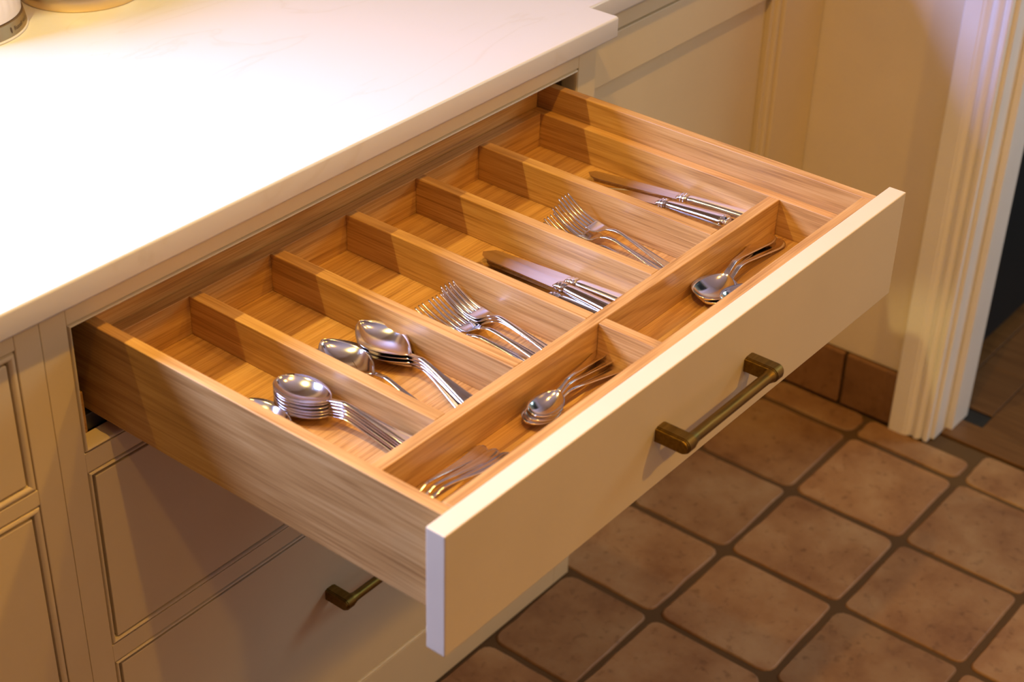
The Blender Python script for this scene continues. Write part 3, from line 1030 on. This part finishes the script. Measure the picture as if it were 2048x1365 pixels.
# front right compartment
place('spoon', SP_R, 0.6120, -0.3650, zf, 96, 'beaded round-bowled spoon nested beneath the other one in the far front compartment', 'spoon')
place('spoon', SP_R, 0.6100, -0.3600, zf + 0.0042, 99, 'upper beaded round-bowled spoon with a broad handle in the far front compartment', 'spoon')
place('spoon', SP_T, 0.5940, -0.3990, zf + 0.0150, 92, 'small spoon tucked against the drawer front beside the round-bowled spoons', 'spoon')

# ------------------------------------------------------------------ things on the worktop
kx, ky, kr = 0.2800, 0.5640, 0.0880
kt = empty('kettle', (kx, ky, ZC + 0.0002))
tag(kt, 'white fluted kettle with a lettered gold band at the corner of the worktop', 'kettle')
obj('foot', lathe_bm([(0, 0), (kr + 0.0006, 0), (kr + 0.0012, 0.0012), (kr + 0.0006, 0.0032), (0, 0.0032)], 96), M['enamel'], kt, True)
smooth_angle(kt.children[-1], 40)
def kband(z):       # cone of the band
    return kr - (z - 0.0034) * 0.20
band = lathe_bm([(0, 0.0034), (kband(0.0034), 0.0034), (kband(0.0190), 0.0190), (kband(0.0190) - 0.003, 0.0200), (0, 0.0200)], 96)
smooth_angle(obj('band', band, M['bronze'], kt), 40)
# fluted enamel body with slanting ribs
bm = bmesh.new()
SEG = 180
rings = []
hs = [0.0202, 0.0212, 0.0240] + [0.0240 + 0.20 * i / 40 for i in range(1, 41)]
for z in hs:
    base = 0.0828 - 0.020 * max(0, z - 0.03) / 0.19
    if z < 0.021: base -= 0.002
    amp = 0.0011 * ss(0.027, 0.040, z)
    rings.append([bm.verts.new(((base + amp * abs(math.sin(20 * (a := 2 * PI * i / SEG) + 26 * z)) ) * math.cos(a), (base + amp * abs(math.sin(20 * a + 26 * z))) * math.sin(a), z)) for i in range(SEG)])
for a, b in zip(rings, rings[1:]):
    for i in range(SEG):
        bm.faces.new((a[i], a[(i + 1) % SEG], b[(i + 1) % SEG], b[i]))
bm.faces.new(rings[0]); bm.faces.new(list(reversed(rings[-1])))
smooth_angle(obj('body', bm, M['enamel'], kt), 50)
# lettering wrapped on the band
def wrap_text(body, size, a_start, zmid, name, m, parent):
    cu = bpy.data.curves.new('lettering', 'FONT')
    cu.body = body
    cu.size = size
    cu.extrude = 0.0
    to = bpy.data.objects.new('lettering', cu)
    C.objects.link(to)
    dg = bpy.context.evaluated_depsgraph_get()
    me = bpy.data.meshes.new_from_object(to.evaluated_get(dg))
    bpy.data.objects.remove(to)
    bm = bmesh.new(); bm.from_mesh(me); bpy.data.meshes.remove(me)
    bmesh.ops.subdivide_edges(bm, edges=[e for e in bm.edges if e.calc_length() > 0.002], cuts=2)
    for v in bm.verts:
        z = zmid - size * 0.35 + v.co.y
        r = kband(z) + 0.00025
        a = a_start + v.co.x / r
        v.co = (r * math.cos(a), r * math.sin(a), z)
    o = obj(name, bm, m, parent)
    return o
wrap_text('Russell Hobbs', 0.0076, math.radians(-69), 0.0110, 'lettering', M['print'], kt)
bm = bmesh.new()
n = 16
pts = []
for i in range(n):
    a = 2 * PI * i / n
    px, pz = 0.0015 * math.cos(a), 0.0108 + 0.0038 * math.sin(a)
    r = kband(pz) + 0.00025; an = math.radians(-73) + px / r
    pts.append(bm.verts.new((r * math.cos(an), r * math.sin(an), pz)))
bm.faces.new(pts)
obj('emblem', bm, M['print'], kt)

gx, gy, gr = 0.4643, 0.5477, 0.0806
gb = empty('canister', (gx, gy, ZC + 0.0002))
tag(gb, 'round canister with a plain brushed gold base standing right of the kettle', 'canister')
base = lathe_bm([(0, 0), (gr - 0.001, 0), (gr, 0.0012), (gr, 0.0175), (gr - 0.0015, 0.0195), (gr - 0.004, 0.0205), (gr - 0.009, 0.0208), (0, 0.0208)], 96)
smooth_angle(obj('base', base, M['gold'], gb), 40)
bodyc = lathe_bm([(0, 0.0209), (gr - 0.034, 0.0209), (gr - 0.032, 0.024), (gr - 0.032, 0.17), (gr - 0.036, 0.176), (0, 0.178)], 72)
smooth_angle(obj('body', bodyc, M['enamel'], gb), 40)

# dark painted cupboard standing in the hall
hc = empty('hall_cupboard', (0, 0, 0))
tag(hc, 'dark navy cupboard standing on the wooden hall floor beyond the doorway', 'cupboard')
box('carcass', 1.72, 2.62, -0.205, 0.27, 0.012, 1.60, M['navy'], hc, 0.003)
box('plinth', 1.73, 2.61, -0.200, 0.26, 0.0, 0.0119, M['black'], hc)
for x0, x1 in ((1.735, 2.165), (2.172, 2.605)):
    d = box('door', x0, x1, -0.2225, -0.2053, 0.03, 1.58, M['navy'], hc, 0.003)
